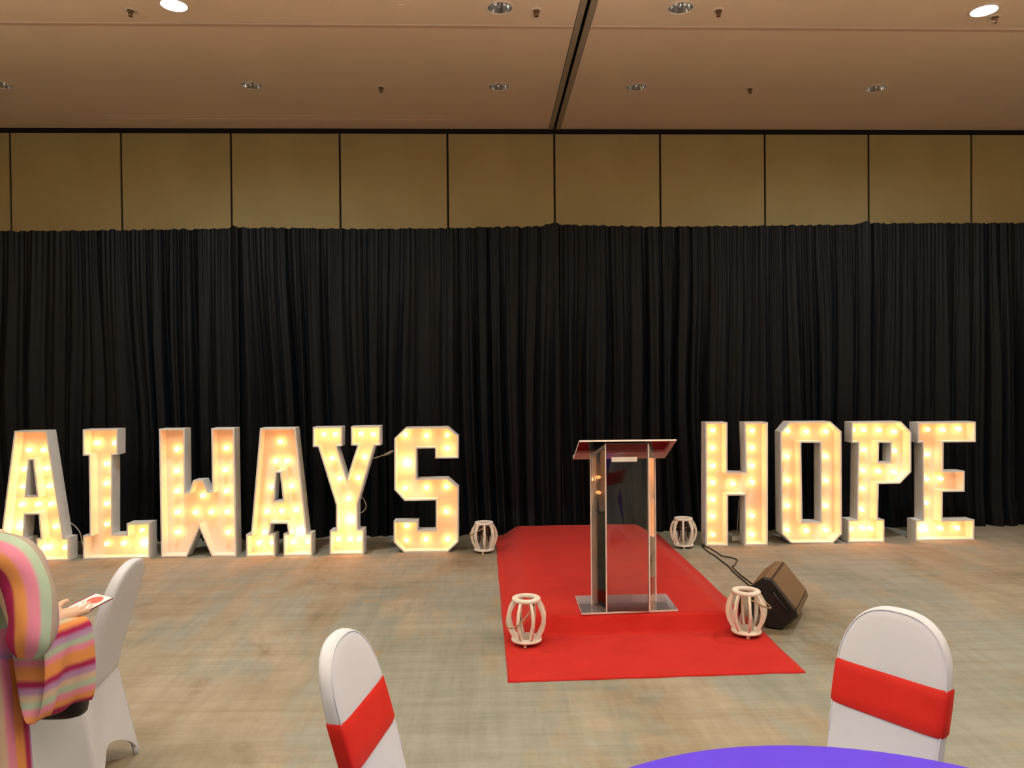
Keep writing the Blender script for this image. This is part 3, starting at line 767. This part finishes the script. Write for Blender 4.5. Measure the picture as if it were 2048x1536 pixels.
# ------------------------------------------------------------------ person in a striped robe
PX, PY = -1.50, 2.06
pr = empty('person', (PX, PY, 0))
loc = lambda p: (p[0] - PX, p[1] - PY, p[2])
V_ = []; E_ = []; R_ = []
def vert(p, r, link=None):
    V_.append(loc(p)); R_.append(r); i = len(V_) - 1
    if link is not None: E_.append((link, i))
    return i
pel = vert((PX, 2.06, .84), (.135, .10)); wai = vert((PX, 2.06, 1.0), (.115, .085), pel); che = vert((PX, 2.07, 1.16), (.125, .095), wai)
nb = vert((PX, 2.06, 1.275), (.06, .055), che); nk = vert((PX, 2.075, 1.33), (.045, .048), nb)
jw = vert((PX, 2.105, 1.375), (.052, .062), nk); fc = vert((PX, 2.10, 1.43), (.070, .086), jw); cr = vert((PX, 2.09, 1.485), (.066, .082), fc); vert((PX, 2.085, 1.525), (.035, .045), cr)
for s in (1, -1):
    sh = vert((PX + s * .13, 2.055, 1.235), (.05, .05), che); s2 = vert((PX + s * .185, 2.05, 1.215), (.046, .046), sh)
    if s == 1: el = vert((-1.225, 2.0, 1.0), (.034, .034), s2); fa = vert((-1.24, 2.09, .997), (.031, .031), el); wr = vert((-1.262, 2.215, .986), (.022, .022), fa)
    else: el = vert((-1.72, 2.02, .985), (.034, .034), s2); fa = vert((-1.69, 2.11, .99), (.033, .033), el); wr = vert((-1.63, 2.23, 1.0), (.022, .024), fa)
    hx, hy, hz = (V_[wr][0] + PX, V_[wr][1] + PY, V_[wr][2])
    pa = vert((hx + .004, hy + .045, hz + .004), (.034, .016), wr)
    for q, (dx, ln, dz) in enumerate(((-.026, .066, 0), (-.009, .074, .003), (.009, .070, .002), (.025, .056, -.003))):
        a = vert((hx + dx, hy + .075, hz + dz), (.0095, .0095), pa); b_ = vert((hx + dx * 1.05, hy + .075 + ln * .5, hz + dz - .004), (.0088, .0088), a); vert((hx + dx * 1.0, hy + .075 + ln, hz + dz - .002 + .006), (.0070, .0070), b_)
    a = vert((hx - s * .034, hy + .040, hz + .014), (.0105, .0105), pa); b_ = vert((hx - s * .038, hy + .068, hz + .026), (.0098, .0098), a); vert((hx - s * .028, hy + .094, hz + .028), (.0078, .0078), b_)
    hp = vert((PX + s * .085, 2.06, .76), (.085, .085), pel); kn = vert((PX + s * .09, 2.075, .45), (.052, .055), hp); an = vert((PX + s * .09, 2.05, .085), (.034, .036), kn)
    ft = vert((PX + s * .095, 2.10, .035), (.036, .03), an); vert((PX + s * .10, 2.20, .022), (.034, .02), ft)
d = bpy.data.meshes.new('body'); d.from_pydata(V_, E_, []); d.materials.append(m_skin)
bo = bpy.data.objects.new('body', d); COL.objects.link(bo); bo.parent = pr
sk = bo.modifiers.new('skin', 'SKIN'); sk.use_smooth_shade = True; sk.branch_smoothing = .3
for i, sv in enumerate(d.skin_vertices[0].data): sv.radius = R_[i]; sv.use_root = (i == 0)
ss = bo.modifiers.new('sub', 'SUBSURF'); ss.levels = 2; ss.render_levels = 2
# face and hair
hair = MB(); hv = []; hf = []
for j in range(9):
    t = j / 8; ph = math.pi * (.02 + .70 * t)
    for i in range(20):
        a = 2 * math.pi * i / 20
        rr = .098 * math.sin(ph); front = max(0, math.sin(a))
        hv.append((rr * math.cos(a) * .92, .03 + rr * math.sin(a) * (1.05 - .25 * front * t), 1.455 + .098 * math.cos(ph) + .07 * front * t))
for j in range(8):
    for i in range(20):
        k = (i + 1) % 20; hf.append((j * 20 + i, j * 20 + k, (j + 1) * 20 + k, (j + 1) * 20 + i))
hf.append(tuple(range(20)))
mesh('hair', hv, hf, m_hair, pr, True)
for s in (-1, 1):
    MB().lathe([(.001, -.011), (.008, -.008), (.011, 0), (.008, .008), (.001, .011)], 10).build('eye', m_eye, pr, True).location = (s * .03, .118, 1.435)
    MB().lathe([(.001, -.026), (.010, -.016), (.013, .008), (.008, .024), (.001, .026)], 10).build('ear', m_skin, pr, True).location = (s * .074, .035, 1.425)
MB().tube([(0, .122, 1.445), (0, .136, 1.42), (0, .128, 1.408)], [.007, .012, .009], 8).build('nose', m_skin, pr, True)
MB().tube([(-.022, .118, 1.383), (-.01, .127, 1.385), (.01, .127, 1.385), (.022, .118, 1.383)], [.003, .006, .006, .003], 8).build('mouth', m_maroon, pr, True)
# robe colours
MAG, ORA, PNK, MNT, LAV, BEI, GRY = (.36, .018, .10), (.70, .30, .10), (.68, .25, .38), (.38, .53, .42), (.40, .25, .48), (.56, .45, .34), (.38, .34, .29)
m_torso = stripes('striped_cloth_back', (.55, 0, .84), .98, 1.42, [MNT, GRY, ORA, BEI, MNT, PNK, LAV, PNK], warp=.02)
m_skirt = stripes('striped_cloth_skirt', (1, .02, 0), 0, .25, [ORA, MAG, MAG, LAV, GRY, MNT, MAG, BEI, PNK], warp=.004, src='UV')
m_arm = stripes('striped_cloth_arm', (-1, .06, 0), -.331, .258, [GRY, LAV, MAG, MAG, ORA, PNK, MNT], warp=.006, src='UV')
m_bell = stripes('striped_cloth_sleeve', (0, .14, 1), 1.06, .755, [BEI, MNT, ORA, MAG, LAV, MNT, PNK, ORA, ORA, MAG, LAV, BEI, MNT, PNK, ORA, MAG], warp=.02)
def loft(name, rings, m, n=40, ripple=0.):
    v = []; f = []; uv = []; w_ = n + 1
    for j, (x, y, z, rx, ry) in enumerate(rings):
        for i in range(w_):
            a = 2 * math.pi * i / n; k = 1 + ripple * max(0, 1.0 - z) * math.sin(a * 9 + 2 * math.sin(a * 2))
            v.append((x - PX + rx * k * math.cos(a), y - PY + ry * k * math.sin(a), z)); uv.append((i / n, z))
    for j in range(len(rings) - 1):
        for i in range(n): f.append((j * w_ + i, j * w_ + i + 1, (j + 1) * w_ + i + 1, (j + 1) * w_ + i))
    return mesh(name, v, f, m, pr, True, uv=uv)
loft('robe_skirt', [(PX, 2.06, .07, .235, .20), (PX, 2.06, .35, .228, .19), (PX, 2.06, .65, .218, .175), (PX, 2.06, .88, .208, .16), (PX, 2.06, .99, .192, .145)], m_skirt, 48, .05)
loft('robe_top', [(PX, 2.06, .93, .200, .152), (PX, 2.06, 1.0, .196, .15), (PX, 2.06, 1.10, .205, .148), (PX, 2.055, 1.19, .215, .14), (PX, 2.05, 1.245, .205, .12), (PX, 2.05, 1.275, .175, .10), (PX, 2.055, 1.293, .12, .085), (PX, 2.06, 1.308, .066, .066)], m_torso, 40)
def sleeve(name, path, rad, m, n=24):
    pts = spline(path, 5); rr = [p.x for p in spline([(r_, 0, 0) for r_ in rad], 5)]
    v = []; f = []; uv = []; w_ = n + 1; ref = Vector((0, -1, 0))
    for j, p in enumerate(pts):
        t = (pts[min(j + 1, len(pts) - 1)] - pts[max(j - 1, 0)]).normalized()
        rf = (ref - t * ref.dot(t)).normalized(); q = t.cross(rf)
        for i in range(w_):
            u = i / n - .5; a = 2 * math.pi * u; k = 1 + .05 * math.sin(a * 3 + j * .5)
            v.append(loc(p + rf * math.cos(a) * rr[j] * k + q * math.sin(a) * rr[j] * k)); uv.append((u, j / len(pts)))
    for j in range(len(pts) - 1):
        for i in range(n): f.append((j * w_ + i, j * w_ + i + 1, (j + 1) * w_ + i + 1, (j + 1) * w_ + i))
    f.append(tuple((len(pts) - 1) * w_ + i for i in range(n)))
    return mesh(name, v, f, m, pr, True, uv=uv)
sleeve('upper_sleeve', [(-1.36, 2.05, 1.222), (-1.285, 2.045, 1.20), (-1.240, 2.03, 1.14), (-1.218, 2.01, 1.07), (-1.214, 1.998, 1.005), (-1.220, 1.998, .965)], [.058, .062, .058, .057, .057, .034], m_arm)
sleeve('left_sleeve', [(-1.64, 2.05, 1.225), (-1.71, 2.045, 1.20), (-1.745, 2.03, 1.13), (-1.755, 2.02, 1.05), (-1.75, 2.02, .98), (-1.74, 2.03, .925)], [.062, .072, .070, .069, .068, .035], m_arm)
# wide hanging forearm sleeve
def bell(name, xc, y0, y1):
    v = []; f = []; NS = 24; NR = 28
    for j in range(NS + 1):
        s = j / NS; y = y0 + (y1 - y0) * s
        zt = 1.035 - .062 * s; zb = .765 - .055 * s + .008 * math.sin(s * 9)
        for i in range(NR):
            a = 2 * math.pi * i / NR; c, sn_ = math.cos(a), math.sin(a)
            h = (1 - c) / 2                                   # 0 top .. 1 bottom
            z = zt + (zb - zt) * h
            wd = .050 * abs(sn_) ** .6 * (1 - .45 * h) * (1 - .1 * s)
            x = xc + math.copysign(wd, sn_) + .016 * math.sin(s * 7 + 1) * h + .006 * math.sin(s * 17 + h * 4) * h
            v.append((x - PX, y - PY, z))
    for j in range(NS):
        for i in range(NR):
            k = (i + 1) % NR; f.append((j * NR + i, j * NR + k, (j + 1) * NR + k, (j + 1) * NR + i))
    f.append(tuple(range(NR)))
    return mesh(name, v, f, m_bell, pr, True)
bell('hanging_sleeve', -1.243, 2.02, 2.285)
bell('hanging_sleeve', -1.735, 2.0, 2.27)
# folded card in the hand
cd = empty('folded_card', (-1.250, 2.350, .990))
cd.rotation_euler = (math.radians(3), math.radians(11), math.radians(-10))
MB().box(-.030, .028, -.066, .066, .0005, .0025).build('white_page', m_paper, cd)['label'] = 'white inner page'
MB().box(-.039, .0295, -.050, .069, -.0025, 0).build('maroon_cover', m_maroon, cd)['label'] = 'maroon cover behind the page'
pv = [(.0, .024, .0)]
for i in range(24):
    a = 2 * math.pi * i / 24; pv.append((.019 * math.cos(a) * (1 - .12 * math.sin(a)), .026 + .030 * math.sin(a), 0))
mesh('printed_motif', [(x, y, .0031) for x, y, z in pv], [(0, i + 1, (i + 1) % 24 + 1) for i in range(24)], m_print, cd)['label'] = 'red round printed motif'
for k in range(3):
    MB().box(-.020, .020 - .008 * k, -.045 + .014 * k, -.041 + .014 * k, .0026, .0030).build('printed_line', mat('grey_print', (.45, .47, .52), .7), cd)
tag(cd, 'folded white card with maroon cover and red print held by the person', 'card')
tag(pr, 'person in a pink, orange and mint striped robe holding a card', 'person')
# black bag behind the sleeve
bg = empty('handbag', (-1.36, 2.37, .63))
v = []; f = []; n = 20
for s, z in ((.6, 0), (.95, .01), (1, .03), (.98, .12), (.9, .19), (.82, .20)):
    for i in range(n):
        a = 2 * math.pi * i / n; c, sn_ = math.cos(a), math.sin(a)
        v.append((.085 * s * math.copysign(abs(c) ** .5, c), .04 * s * math.copysign(abs(sn_) ** .6, sn_), z))
for j in range(5):
    for i in range(n):
        k = (i + 1) % n; f.append((j * n + i, j * n + k, (j + 1) * n + k, (j + 1) * n + i))
f += [tuple(reversed(range(n))), tuple(range(5 * n, 6 * n))]
mesh('bag_body', v, f, m_bag, bg, True, 60)
MB().tube(spline([(-.07, 0, .19), (-.18, -.02, .27), (-.262, -.035, .362), (-.272, -.04, .384), (-.282, -.03, .36), (-.16, .0, .235), (.0, 0, .195)], 5), .005, 6).build('bag_strap', m_bag, bg, True)
tag(bg, 'black bag low beside the person, below the striped sleeve', 'bag')
